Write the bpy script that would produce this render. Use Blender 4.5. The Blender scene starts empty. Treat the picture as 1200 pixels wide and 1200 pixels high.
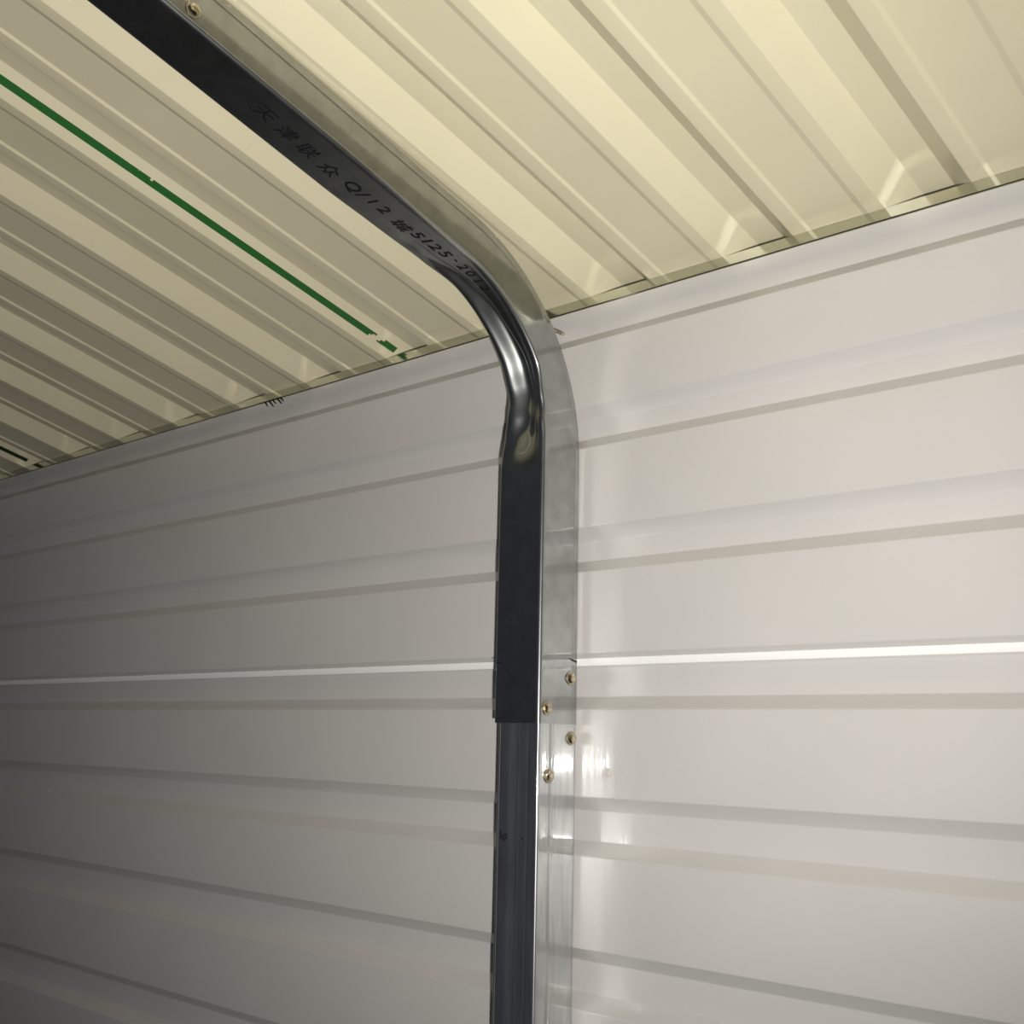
import bpy, bmesh, math, random
from mathutils import Vector, Matrix
random.seed(7)
C = bpy.context.scene.collection
sc = bpy.context.scene
ZO = 2.20                      # height of the wall top above the floor, metres

# ------------------------------------------------------------------ camera
cam = bpy.data.cameras.new('camera'); camo = bpy.data.objects.new('camera', cam); C.objects.link(camo)
RX = Vector((0.7332, 0.6796, 0.0224)); FW = Vector((-0.6706, 0.7173, 0.1891)).normalized()
RX = (RX - FW * RX.dot(FW)).normalized(); UP = RX.cross(FW)
camo.matrix_world = Matrix((
    (RX.x, UP.x, -FW.x, 0.7545), (RX.y, UP.y, -FW.y, -0.9117), (RX.z, UP.z, -FW.z, ZO - 0.4445), (0, 0, 0, 1)))
cam.sensor_width = 36; cam.lens = 36 * 1389.1 / 1200; cam.clip_start = 0.02; cam.clip_end = 60
sc.camera = camo

# ------------------------------------------------------------------ world, light, exposure
w = bpy.data.worlds.new('world'); sc.world = w; w.use_nodes = True
bg = w.node_tree.nodes['Background']; bg.inputs[0].default_value = (0.50, 0.60, 0.88, 1); bg.inputs[1].default_value = 0.04
ld = bpy.data.lights.new('torch', 'SPOT'); ld.energy = 61; ld.shadow_soft_size = 0.008
ld.spot_size = math.radians(104); ld.spot_blend = 1.0; ld.color = (1.0, 0.965, 0.91)
lo = bpy.data.objects.new('torch', ld); C.objects.link(lo)
lo.location = (0.79, -0.89, ZO - 0.512)
lo.rotation_euler = (Vector((-0.26, -0.08, ZO - 0.08)) - lo.location).to_track_quat('-Z', 'Y').to_euler()
sc.view_settings.view_transform = 'Standard'; sc.view_settings.look = 'None'
sc.view_settings.gamma = 1; sc.view_settings.exposure = 0.0; sc.view_settings.use_curve_mapping = False
sc.cycles.blur_glossy = 0.1; sc.cycles.sample_clamp_indirect = 60
sc.cycles.caustics_reflective = True

# ------------------------------------------------------------------ materials
def mat(name, col, rough=0.5, metal=0.0, coat=0.0, coat_rough=0.1, spec=0.5):
    m = bpy.data.materials.new(name); m.use_nodes = True
    b = m.node_tree.nodes['Principled BSDF']
    b.inputs['Base Color'].default_value = (*col, 1); b.inputs['Roughness'].default_value = rough
    b.inputs['Metallic'].default_value = metal; b.inputs['Coat Weight'].default_value = coat
    b.inputs['Coat Roughness'].default_value = coat_rough; b.inputs['Specular IOR Level'].default_value = spec
    return m
def N(m, t, **kw):
    n = m.node_tree.nodes.new(t)
    for k, v in kw.items(): setattr(n, k, v)
    return n
def mottled(m, col_a, col_b, r_a, r_b, scale, stretch=(1, 1, 1), bump=0.0, detail=4):
    L = m.node_tree.links; b = m.node_tree.nodes['Principled BSDF']
    tc = N(m, 'ShaderNodeTexCoord'); mp = N(m, 'ShaderNodeMapping'); mp.inputs['Scale'].default_value = stretch
    no = N(m, 'ShaderNodeTexNoise'); no.inputs['Scale'].default_value = scale; no.inputs['Detail'].default_value = detail
    L.new(tc.outputs['Object'], mp.inputs['Vector']); L.new(mp.outputs['Vector'], no.inputs['Vector'])
    cr = N(m, 'ShaderNodeValToRGB'); cr.color_ramp.elements[0].position = 0.32; cr.color_ramp.elements[1].position = 0.68
    cr.color_ramp.elements[0].color = (*col_a, 1); cr.color_ramp.elements[1].color = (*col_b, 1)
    L.new(no.outputs['Fac'], cr.inputs['Fac']); L.new(cr.outputs['Color'], b.inputs['Base Color'])
    mr = N(m, 'ShaderNodeMapRange'); mr.inputs['From Min'].default_value = 0.3; mr.inputs['From Max'].default_value = 0.7
    mr.inputs['To Min'].default_value = r_a; mr.inputs['To Max'].default_value = r_b
    L.new(no.outputs['Fac'], mr.inputs['Value']); L.new(mr.outputs['Result'], b.inputs['Roughness'])
    if bump:
        bp = N(m, 'ShaderNodeBump'); bp.inputs['Strength'].default_value = bump; bp.inputs['Distance'].default_value = 0.001
        L.new(no.outputs['Fac'], bp.inputs['Height']); L.new(bp.outputs['Normal'], b.inputs['Normal'])
def two_lobe(m, rough2, fac, col_k=1.0):
    """zinc coat: a sharp and a broad lobe of the same metal"""
    L = m.node_tree.links; b = m.node_tree.nodes['Principled BSDF']; out = m.node_tree.nodes['Material Output']
    b2 = N(m, 'ShaderNodeBsdfPrincipled'); b2.inputs['Metallic'].default_value = b.inputs['Metallic'].default_value
    b2.inputs['Roughness'].default_value = rough2
    for s_ in ('Base Color', 'Normal'):
        if b.inputs[s_].is_linked: L.new(b.inputs[s_].links[0].from_socket, b2.inputs[s_])
    mx = N(m, 'ShaderNodeMixShader'); mx.inputs[0].default_value = fac
    L.new(b.outputs[0], mx.inputs[1]); L.new(b2.outputs[0], mx.inputs[2]); L.new(mx.outputs[0], out.inputs['Surface'])
M = {}
M['wall'] = mat('white_painted_sheet', (0.70, 0.685, 0.665), 0.42, coat=0.6, coat_rough=0.05)
mottled(M['wall'], (0.575, 0.562, 0.545), (0.595, 0.58, 0.563), 0.40, 0.46, 9, bump=0.02)
M['ceil'] = mat('cream_painted_sheet', (0.76, 0.70, 0.50), 0.40, coat=0.4, coat_rough=0.08)
mottled(M['ceil'], (0.65, 0.60, 0.42), (0.67, 0.62, 0.44), 0.38, 0.44, 7, bump=0.02)
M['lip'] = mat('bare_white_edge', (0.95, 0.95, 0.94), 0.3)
M['galv'] = mat('galvanised_steel', (0.6, 0.62, 0.62), 0.16, 0.985)
mottled(M['galv'], (0.36, 0.375, 0.37), (0.44, 0.455, 0.45), 0.06, 0.10, 60, bump=0.02)
two_lobe(M['galv'], 0.36, 0.34)
M['galv_low'] = mat('galvanised_steel_brushed', (0.6, 0.62, 0.62), 0.2, 0.96)
mottled(M['galv_low'], (0.46, 0.475, 0.48), (0.60, 0.61, 0.61), 0.06, 0.12, 30, stretch=(6, 6, 0.6), bump=0.05)
two_lobe(M['galv_low'], 0.36, 0.40)
M['trim'] = mat('glossy_trim', (0.62, 0.63, 0.56), 0.12, 1.0)
M['zinc'] = mat('yellow_zinc', (0.56, 0.49, 0.36), 0.16, 1.0)
M['zinc_dark'] = mat('dull_zinc_washer', (0.45, 0.40, 0.30), 0.35, 1.0)
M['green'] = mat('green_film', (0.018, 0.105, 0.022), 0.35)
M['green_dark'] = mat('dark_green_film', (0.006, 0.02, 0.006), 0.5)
M['ink'] = mat('black_ink', (0.008, 0.009, 0.012), 0.55, spec=0.2)
M['floor'] = mat('grey_concrete', (0.16, 0.15, 0.14), 0.9)
mottled(M['floor'], (0.13, 0.125, 0.115), (0.19, 0.18, 0.165), 0.85, 0.95, 5)

# ------------------------------------------------------------------ helpers
def wloc(o):
    v = Vector((0, 0, 0))
    while o: v += o.location; o = o.parent
    return v
def obj(name, V, F, m, parent=None, smooth=True, angle=35):
    """one mesh object; V in place coordinates (z from the wall top)"""
    off = wloc(parent) if parent else Vector((0, 0, 0))
    me = bpy.data.meshes.new(name)
    me.from_pydata([tuple(Vector((a, b, c + ZO)) - off) for a, b, c in V], [], F)
    bm = bmesh.new(); bm.from_mesh(me); bmesh.ops.recalc_face_normals(bm, faces=bm.faces)
    for e in bm.edges:
        e.smooth = not (len(e.link_faces) == 2 and e.calc_face_angle(0) > math.radians(angle))
    for f in bm.faces: f.smooth = smooth
    bm.to_mesh(me); bm.free()
    me.materials.append(m)
    o = bpy.data.objects.new(name, me); C.objects.link(o); o.parent = parent
    return o
def tag(o, label=None, cat=None, group=None, kind=None):
    if label: o['label'] = label
    if cat: o['category'] = cat
    if group: o['group'] = group
    if kind: o['kind'] = kind
    return o
def empty(name, loc):
    o = bpy.data.objects.new(name, None); C.objects.link(o); o.location = (loc[0], loc[1], loc[2] + ZO); return o
def fillet(pts, r, n=4):
    """round the corners of an open 2-D polyline"""
    out = [pts[0]]
    for i in range(1, len(pts) - 1):
        p = Vector(pts[i]); a = Vector(pts[i-1]) - p; b = Vector(pts[i+1]) - p
        la, lb = a.length, b.length
        if la < 1e-7 or lb < 1e-7: continue
        a /= la; b /= lb
        ang = a.angle(b)
        if ang > math.pi - 0.02: out.append(tuple(p)); continue
        t = min(r / math.tan(ang / 2), la * 0.45, lb * 0.45); rr = t * math.tan(ang / 2)
        c = p + (a + b).normalized() * (rr / math.sin(ang / 2))
        s, e = p + a * t - c, p + b * t - c
        for k in range(n + 1):
            u = k / n; v = s.lerp(e, u)
            v = v.normalized() * rr
            out.append(tuple(c + v))
    out.append(pts[-1]); return out
def sheet(name, prof, th, a0, a1, place, m, nseg=1, **kw):
    """sheet metal: prof is an open polyline (u, depth), extruded from a0 to a1; th thickness added away from the room"""
    n = len(prof); nrm = []
    for i in range(n):
        a = Vector(prof[max(0, i-1)]); b = Vector(prof[min(n-1, i+1)]); d = (b - a).normalized()
        q = Vector((-d.y, d.x)); q = q if q.y > 0 else -q
        nrm.append(q)
    V = []; F = []
    st = [a0 + (a1 - a0) * j / nseg for j in range(nseg + 1)]
    for j, a in enumerate(st):
        for i in range(n): V.append(place(a, prof[i][0], prof[i][1]))
        for i in range(n): V.append(place(a, prof[i][0] + nrm[i].x * th, prof[i][1] + nrm[i].y * th))
    W = 2 * n
    for j in range(nseg):
        b = j * W; c = b + W
        for i in range(n - 1):
            F.append((b+i, b+i+1, c+i+1, c+i)); F.append((b+n+i, c+n+i, c+n+i+1, b+n+i+1))
        F.append((b, c, c+n, b+n)); F.append((b+n-1, b+2*n-1, c+2*n-1, c+n-1))
    for b in (0, nseg * W):
        for i in range(n - 1): F.append((b+i, b+i+1, b+n+i+1, b+n+i))
    return obj(name, V, F, m, **kw)
def box(name, x0, x1, y0, y1, z0, z1, m, parent=None):
    V = [(x, y, z) for x in (x0, x1) for y in (y0, y1) for z in (z0, z1)]
    F = [(0,1,3,2),(4,6,7,5),(0,4,5,1),(2,3,7,6),(0,2,6,4),(1,5,7,3)]
    return obj(name, V, F, m, parent, smooth=False)

# ------------------------------------------------------------------ setting
PIT = 0.262; TP = math.tan(PIT); CP = math.cos(PIT); SP = math.sin(PIT); ZR = 0.0138
# wall: horizontal ribs, (upper mouth, lower mouth)
ribs = [(-.104,-.149), (-.231,-.277), (-.3585,-.4134), (-.4968,-.552), (-.6365,-.6915), (-.780,-.835)]
z = -.835
while z > -2.0:
    ribs.append((z - .0835, z - .1385)); z -= .1385
H = .0155; T = .0130
prof = [(0.010, H), (-.036 + T, H), (-.036, 0)]
for up, lw in ribs:
    prof += [(up, 0), (up - T, H), (lw + T, H), (lw, 0)]
prof.append((-2.185, 0))
prof = fillet(prof, .0022, 4)
wall = sheet('wall_back', prof, .0007, -3.2, 1.9, lambda a, u, d: (a, d, u), M['wall'], nseg=1)
tag(wall, 'white corrugated metal sheet wall with horizontal ribs', kind='structure')
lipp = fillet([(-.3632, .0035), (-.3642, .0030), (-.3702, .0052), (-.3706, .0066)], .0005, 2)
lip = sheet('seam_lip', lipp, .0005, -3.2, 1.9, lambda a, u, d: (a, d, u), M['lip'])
lip.parent = wall; tag(lip, 'bright white edge where two wall sheets overlap')

# ceiling: ribs up the slope; x positions of each rib mouth's right edge
xr = [.2448 + .1643 * k for k in range(9, 0, -1)] + [.2448 - .1621 * k for k in range(0, 22)]
xr = xr[::-1]
HC = .019
prof = [(xr[0] - .12, 0)]
for i, x in enumerate(xr):
    prof += [(x - .0752, 0), (x - .0502, HC), (x - .0225, HC), (x, 0)]
    if i < len(xr) - 1:
        prof += [(x + .0150, 0), (x + .0180, .0018), (x + .0680, .0018), (x + .0740, 0)]
prof.append((xr[-1] + .05, 0))
prof = fillet(prof, .0022, 4)
# a = distance up the slope from the wall line
def roofp(a, u, d): return (u, -a * CP + d * SP, ZR + a * SP + d * CP)
ceil = sheet('ceiling', prof, .0007, -0.10, 2.6, roofp, M['ceil'])
tag(ceil, 'cream corrugated metal roof sheets sloping down to the wall', kind='structure')
# glossy closure trim standing square to the roof slope on top of the wall
def trimp(a, u, d): return (a, u * SP + d * CP, ZR + u * CP - d * SP)
tr = sheet('trim_1', fillet([(-.0004, 0), (-.0012, 0), (-.0060, 0), (-.0112, 0), (-.0120, 0), (-.0124, .00002), (-.0131, .0010), (-.0118, .0022)], .0006, 3), .0006, -3.2, 1.9, trimp, M['trim'])
tag(tr, 'narrow glossy metal trim between wall top and ceiling', kind='structure')
fl = box('floor', -3.4, 2.0, -3.2, .3, -2.25, -2.2, M['floor']); tag(fl, 'grey concrete floor', kind='structure')

# green film strips lying on a rib's left slope
def film(name, xc, segs, wd, m, label):
    V = []; F = []
    sl = Vector((.025, HC)).normalized()          # slope direction in (u, d)
    nn = Vector((sl.y, -sl.x)) * .0004           # towards the room
    base = Vector((xc, (xc - film.x0) / .025 * HC))
    for a0, a1, wa, wb in segs:
        k = len(V)
        for a in (a0, a1):
            for s, o in ((wa, 1.3), (wb, 1.3), (wb, .1), (wa, .1)):
                q = base + sl * (s * wd) + nn * o
                V.append(roofp(a, q.x, q.y))
        F += [(k, k+1, k+5, k+4), (k+1, k+2, k+6, k+5), (k+2, k+3, k+7, k+6), (k+3, k, k+4, k+7), (k, k+3, k+2, k+1), (k+4, k+5, k+6, k+7)]
    o = obj(name, V, F, m, smooth=False)
    tag(o, label, 'strip'); return o
mr = xr[[i for i, x in enumerate(xr) if abs(x - (.2448 - .1621 * 3)) < 1e-4][0]]
film.x0 = mr - .0752
film('film_strip', film.x0 + .0125, [(-.002, .018, -.5, .5), (.018, .023, -.5, .1), (.023, .027, -.5, -.25), (.032, .037, .2, .5), (.037, .041, -.1, .5), (.041, .352, -.5, .5), (.352, .355, -.5, .2), (.355, 2.58, -.5, .5)], .0082, M['green'],
     'long thin green strip along a ceiling rib, left of the rafter')
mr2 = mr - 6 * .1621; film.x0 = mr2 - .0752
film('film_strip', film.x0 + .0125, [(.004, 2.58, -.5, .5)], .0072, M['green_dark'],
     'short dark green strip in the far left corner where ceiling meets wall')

# ------------------------------------------------------------------ bent frame tube
RAFT = 0.2856; AR = math.atan(RAFT)
ZI = .0041; YB = -.0012; R = .222; TL = R * math.tan((math.pi/2 - AR) / 2)
cy, cz = YB - R, ZI - TL
def outer(s):
    """outer edge of the bow: (y, z), tangent; s=0 where the bend meets the upright, s grows up the rafter"""
    arc = R * (math.pi/2 - AR)
    if s <= 0: return Vector((YB, cz + s)), Vector((0, 1))
    if s < arc:
        t = s / R; return Vector((cy + R * math.cos(t), cz + R * math.sin(t))), Vector((-math.sin(t), math.cos(t)))
    t = math.pi/2 - AR; d = Vector((-math.sin(t), math.cos(t)))
    return Vector((cy + R * math.cos(t), cz + R * math.sin(t))) + d * (s - arc), d
def lerp_tab(tab, s):
    if s <= tab[0][0]: return tab[0][1]
    for (a, b), (c, d) in zip(tab, tab[1:]):
        if s <= c:
            u = (s - a) / (c - a); u = u * u * (3 - 2 * u); return b + (d - b) * u
    return tab[-1][1]
DEPR = [(0, .0600), (.037, .0590), (.070, .0545), (.120, .0475), (.223, .0487), (.29, .048), (.45, .0455)]      # depth at the right (lit) corner
DEPL = [(.010, .0595), (.05, .0570), (.09, .0500), (.13, .0470), (.25, .0470), (.35, .0455), (.6, .0450)]     # depth at the left corner
NARL = [(-.012, 0.0), (.033, .0050), (.056, .0095), (.085, .012), (.24, .012), (.30, .0065), (.35, .003), (.42, 0.0)]                          # left wall drawn in
DENT = [(-.012, 0), (.05, .0085), (.09, .0125), (.18, .0125), (.25, .0060), (.32, .0025), (.345, 0)]
DTC = [(.06, .50), (.12, .58), (.19, .66), (.31, .76)]; DWD = [(.06, .47), (.12, .41), (.19, .33), (.31, .24)]
def section(s, grow=0.0, fine=True):
    dr, dl, na, de = (lerp_tab(t, s) for t in (DEPR, DEPL, NARL, DENT))
    rb = .0030; rf = .0040
    P = []
    x1, x0 = grow, -.060 - grow + na
    def arc(cx, cq, r, a0, a1, n=4):
        for k in range(n + 1):
            a = math.radians(a0 + (a1 - a0) * k / n); P.append((cx + r * math.cos(a), cq + r * math.sin(a)))
    # local (x, q): q=0 back against the wall, q=depth the room side
    arc(x1 - .0022 - rb, rb - grow, rb, -90, -8)
    for k in range(1, 4): P.append((x1 - .0022 + .0020 * k / 4, rb + (.0100 - rb) * k / 4))
    P += [(x1 - .0001, .0101), (x1 + .0003, .0106), (x1 + .0003, .0110), (x1, .0116)]
    for k in range(1, 24): P.append((x1, .0116 + (dr + grow - rf - .0116) * k / 24))
    arc(x1 - rf, dr + grow - rf, rf, 0, 90)
    n = 30
    for k in range(1, n):
        t = k / n
        q = dr + (dl - dr) * t + grow
        tc, wd = lerp_tab(DTC, s), lerp_tab(DWD, s); g = math.cos(math.pi / 2 * min(1, abs(t - tc) / wd)) ** 2
        groove = math.exp(-((t - .10) / .035) ** 2) * .12
        x = (x1 - rf) + ((x0 + rf) - (x1 - rf)) * t
        P.append((x, q - de * g - min(de, .008) * groove))
    arc(x0 + rf, dl + grow - rf, rf, 90, 180)
    arc(x0 - na + rb + 0, rb - grow, rb, 180, 270)
    return P
def place(s, x, q):
    o, d = outer(s); nrm = Vector((-d.y, d.x))        # towards the room / inside of the bend
    p = o + nrm * q
    return (x, p.x, p.y)
def loft(name, stations, sect, m, parent, th=.0016, caps=(True, True)):
    V = []; F = []; n = len(sect(stations[0]))
    for s in stations:
        for x, q in sect(s): V.append(place(s, x, q))
    for j in range(len(stations) - 1):
        for i in range(n):
            a = j * n + i; b = j * n + (i + 1) % n
            F.append((a, b, b + n, a + n))
    # open ends: ring back inside by the wall thickness
    for end, s, dirn in ((0, stations[0], 1), (len(stations) - 1, stations[-1], -1)):
        pts = sect(s); cx = sum(p[0] for p in pts) / n; cq = sum(p[1] for p in pts) / n
        b0 = len(V)
        for x, q in pts:
            dx, dq = x - cx, q - cq; k = 1 - th / max(.001, max(abs(dx), abs(dq)))
            V.append(place(s, cx + dx * k, cq + dq * k))
        b1 = len(V)
        for x, q in pts:
            dx, dq = x - cx, q - cq; k = 1 - th / max(.001, max(abs(dx), abs(dq)))
            V.append(place(s + dirn * .05, cx + dx * k, cq + dq * k))
        for i in range(n):
            i2 = (i + 1) % n
            F.append((end * n + i, end * n + i2, b0 + i2, b0 + i)); F.append((b0 + i, b0 + i2, b1 + i2, b1 + i))
    return obj(name, V, F, m, parent, angle=40)
SJ = -.428 - cz                       # sleeve end
st = [SJ, SJ + .002] + [SJ + .02 + k * .02 for k in range(int((-.04 - SJ - .02) / .02))]
st += [-.04 + k * .006 for k in range(int(.38 / .006))]
st += [st[-1] + .02 * k for k in range(1, 6)] + [st[-1] + .12 + .4 * k for k in range(0, 5)]
bow = empty('frame_bow', (-.03, -.03, -.428))
tag(bow, 'bent galvanised square tube sweeping from the wall post up into the rafter', 'frame tube')
loft('bent_tube', st, section, M['galv'], bow)

# inkjet lettering on the room-side face
def face_point(s, t, lift=.0003):
    P = section(s)
    nf = P[39:39 + 31]               # right corner end, then the room-side face
    u = max(0, min(1, t)) * 30; i = min(29, int(u)); f = u - i
    a, b = nf[i], nf[i + 1]
    return place(s, a[0] + (b[0] - a[0]) * f, a[1] + (b[1] - a[1]) * f + lift)
def s_at_y(y):
    lo_, hi_ = 0.0, 2.0
    for _ in range(50):
        mid = (lo_ + hi_) / 2
        if face_point(mid, .5)[1] > y: lo_ = mid
        else: hi_ = mid
    return lo_
def glyph_mesh(ch):
    cu = bpy.data.curves.new('glyph', 'FONT'); cu.body = ch; cu.size = 1.0; cu.align_x = 'CENTER'; cu.align_y = 'CENTER'
    cu.resolution_u = 3; cu.offset = 0.010 if ord(ch) < 128 else 0.003
    o = bpy.data.objects.new('glyph', cu); C.objects.link(o)
    dg = bpy.context.evaluated_depsgraph_get(); dg.update()
    me = o.evaluated_get(dg).to_mesh()
    bm = bmesh.new(); bm.from_mesh(me); bmesh.ops.triangulate(bm, faces=bm.faces)
    V = [tuple(v.co) for v in bm.verts]; F = [tuple(v.index for v in f.verts) for f in bm.faces]
    xs = [v[0] for v in V]; ys = [v[1] for v in V]
    mx, my = (min(xs) + max(xs)) / 2, (min(ys) + max(ys)) / 2
    hgt = max(ys) - min(ys)
    bm.free(); C.objects.unlink(o); bpy.data.objects.remove(o)
    return [(v[0] - mx, v[1] - my) for v in V], F, hgt
LET = [('天', .46, -.3905, .0178), ('津', .49, -.3650, .0178), ('联', .51, -.3420, .0178), ('众', .54, -.3160, .0178),
       ('Q', .52, -.2915, .0170), ('/', .50, -.2795, .0150), ('1', .48, -.2690, .0125), ('2', .46, -.2560, .0135),
       ('城', .50, -.2330, .0178), ('5', .42, -.2165, .0140), ('1', .38, -.2065, .0145), ('2', .36, -.1965, .0145),
       ('5', .33, -.1850, .0145), ('-', .28, -.1735, .0020), ('2', .29, -.1635, .0140), ('0', .28, -.1540, .0140),
       ('1', .27, -.1440, .0135), ('2', .26, -.1345, .0135)]
V = []; F = []
for ch, t, y, size in LET:
    gv, gf, hgt = glyph_mesh(ch)
    if not gv: continue
    k = size / hgt if ch != '-' else .018; s0 = s_at_y(y); b = len(V)
    for gx, gy in gv:
        sx = (gx * 1.0 + gy * .18) * k; sy = gy * k     # slanted hand of the printer
        V.append(face_point(s0 - sx, t - sy / .0545))
    F += [tuple(b + i for i in f) for f in gf]
ink = obj('printed_lettering', V, F, M['ink'], bow, smooth=False)
tag(ink, 'black printed characters and numbers along the tube')
# pen line round the sleeve
def quadstrip(name, pts, m, parent, label=None):
    V = []; F = []
    for q in pts:
        b = len(V); V += q; F.append(tuple(range(b, b + len(q))))
    o = obj(name, V, F, m, parent, smooth=False)
    if label: tag(o, label)
    return o
yq = -.0612
quadstrip('pen_mark', [[(-.0595, yq, -.3690), (-.0595, yq, -.3698), (-.0490, yq, -.3705), (-.0490, yq, -.3699)]],
          M['ink'], bow, 'short black pen stroke on the dark face')
quadstrip('pen_mark', [[(.0007, -.0200, -.3640), (.0007, -.0068, -.3662), (.0007, -.0068, -.3690), (.0007, -.0115, -.3672)]],
          M['ink'], bow, 'black pen wedge on the lit side')

# ------------------------------------------------------------------ lower post
post = empty('wall_post', (-.03, -.03, -2.2))
tag(post, 'galvanised square wall post standing below the bent tube, brushed and scratched', 'post')
def post_section(s):
    P = []; rb = .004; rf = .0045; x1, x0, q0, q1 = -.0018, -.0582, .0010, .0580
    def arc(cx, cq, r, a0, a1, n=5):
        for k in range(n + 1):
            a = math.radians(a0 + (a1 - a0) * k / n); P.append((cx + r * math.cos(a), cq + r * math.sin(a)))
    arc(x1 - rb, q0 + rb, rb, -90, 0)
    for k in range(1, 30):           # lit side with one long crease
        q = q0 + rb + (q1 - rf - q0 - rb) * k / 30
        P.append((x1 + .0006 * math.exp(-((q - .039) / .0016) ** 2) - .0003 * math.exp(-((q - .043) / .0016) ** 2), q))
    arc(x1 - rf, q1 - rf, rf * .6, 0, 90)
    P[-6:] = [(x1 - .0026 + .0026 * math.cos(math.radians(a)), q1 - .0026 + .0026 * math.sin(math.radians(a))) for a in (0, 18, 36, 54, 72, 90)]
    kn = [(x1 - .0028, 0), (-.0140, 0), (-.0145, -.0003), (-.0160, 0), (-.0255, 0), (-.0262, .0002), (-.0295, -.0022), (-.0306, -.0022), (-.0400, 0), (-.0500, 0), (-.0510, -.0003), (-.0552, -.0036)]
    for (xa, qa), (xb, qb) in zip(kn, kn[1:]):    # room side with long creases
        for k in range(1, 5): P.append((xa + (xb - xa) * k / 4, q1 + qa + (qb - qa) * k / 4))
    arc(x0 + .0027, q1 - .0036 - .0027, .0027, 55, 180)
    arc(x0 + rb, q0 + rb, rb, 180, 270)
    return P
loft('square_tube', [-2.1995 - cz, -1.6 - cz, -1.1 - cz, -.8 - cz, -.6 - cz, -.428 - cz, -.36 - cz], post_section, M['galv_low'], post)
# faint ink on the post
V = []; F = []
for ch, x, zz, size in (('1', -.0475, -.5330, .0080), ('0', -.0440, -.5355, .0058), ('7', -.0405, -.5350, .0062), ('-', -.0200, -.5350, .001)):
    gv, gf, hgt = glyph_mesh(ch); k = size / hgt if ch != '-' else .009; b = len(V)
    for gx, gy in gv: V.append((x + gx * k, -.0596 - .0001, zz + gy * k))
    F += [tuple(b + i for i in f) for f in gf]
obj('ink_scribble', V, F, M['ink'], post, smooth=False)

# ------------------------------------------------------------------ screws (axis +x)
def lathe_ring(V, F, rings, n, cx, cyy, czz, hexa=False, rot=0.0, ny=None):
    b = len(V)
    for r, h in rings:
        for k in range(n):
            a = 2 * math.pi * k / n + rot
            rr = r
            if hexa:
                aa = (a - rot) % (math.pi / 3) - math.pi / 6; rr = min(r, r * .90 / max(.5, math.cos(aa)))
            V.append((cx + h, cyy + rr * math.cos(a), czz + rr * math.sin(a)))
    for j in range(len(rings) - 1):
        for k in range(n):
            k2 = (k + 1) % n; F.append((b + j*n + k, b + j*n + k2, b + (j+1)*n + k2, b + (j+1)*n + k))
    F.append(tuple(b + k for k in range(n))); F.append(tuple(b + (len(rings)-1)*n + k for k in range(n)))
def screw(x, y, zc, parent, rot, label):
    V = []; F = []
    lathe_ring(V, F, [(.0052, .0004), (.0052, .0026), (.0047, .0034), (.0034, .0041), (.0014, .0044)], 36, x, y, zc, True, rot)
    h = obj('screw', V, F, M['zinc'], parent, angle=28); tag(h, label)
    V = []; F = []
    lathe_ring(V, F, [(.0064, .0), (.0067, .0003), (.0064, .0008), (.0052, .0011)], 32, x, y, zc)
    obj('washer', V, F, M['zinc_dark'], h)
screw(.0002, -.0155, -.3836, bow, .2, 'hex screw head near the back edge, uppermost of the four by the joint')
screw(.0002, -.0500, -.4135, bow, .5, 'hex screw head just above the joint, near the front edge')
screw(.0002, -.4800, .1060, bow, .9, 'hex screw head on the rafter')
screw(-.0016, -.0115, -.4415, post, .1, 'hex screw head just below the joint near the back edge')
screw(-.0016, -.0440, -.4770, post, .7, 'bright hex screw head, lowest of the four by the joint')

# small screw point sticking through the wall top beside the tube
V = []; F = []
n = 16; L0 = .020
for j, (t, r) in enumerate([(0, .0021), (.25, .0021), (.26, .0014), (.4, .0021), (.41, .0014), (.55, .0021), (.56, .0014), (.75, .0018), (1, .0002)]):
    for k in range(n):
        a = 2 * math.pi * k / n; V.append((-.0415 + r * .8 * math.cos(a), .0145 - t * L0, -.0125 + r * math.sin(a)))
for j in range(8):
    for k in range(n): F.append((j*n + k, j*n + (k+1) % n, (j+1)*n + (k+1) % n, (j+1)*n + k))
F.append(tuple(range(n))); F.append(tuple(8*n + k for k in range(n)))
sp = obj('screw_point', V, F, M['zinc'], None); tag(sp, 'small screw point poking through the wall top right beside the bent tube', 'screw')
# small comb of dark scraps at the wall top, far left of the tube
V = []; F = []
for x0_, ln, dx in ((-.560, .006, .007), (-.551, .009, .012), (-.543, .006, .009), (-.533, .008, .012), (-.526, .005, .009)):
    b = len(V); y0 = -.0045; wd = .0017
    for yy in (y0, y0 - .0005):
        V += [(x0_, yy, .0000), (x0_ + wd * 2.2, yy, .0006), (x0_ + dx + wd, yy, -.0005 - ln), (x0_ + dx, yy, -.0008 - ln)]
    F += [(b, b+1, b+2, b+3), (b+4, b+5, b+6, b+7), (b, b+1, b+5, b+4), (b+1, b+2, b+6, b+5), (b+2, b+3, b+7, b+6), (b+3, b, b+4, b+7)]
b = len(V)
for yy in (-.0045, -.0050):
    V += [(-.572, yy, -.0002), (-.575, yy, .0012), (-.52, yy, .0012), (-.52, yy, -.0006)]
F += [(b, b+1, b+2, b+3), (b+4, b+5, b+6, b+7), (b, b+1, b+5, b+4), (b+1, b+2, b+6, b+5), (b+2, b+3, b+7, b+6), (b+3, b, b+4, b+7)]
cs = obj('torn_tape_scrap', V, F, M['ink'], None, smooth=False)
tag(cs, 'tiny dark frayed scrap hanging from the wall top trim, left of the tube', 'scrap')
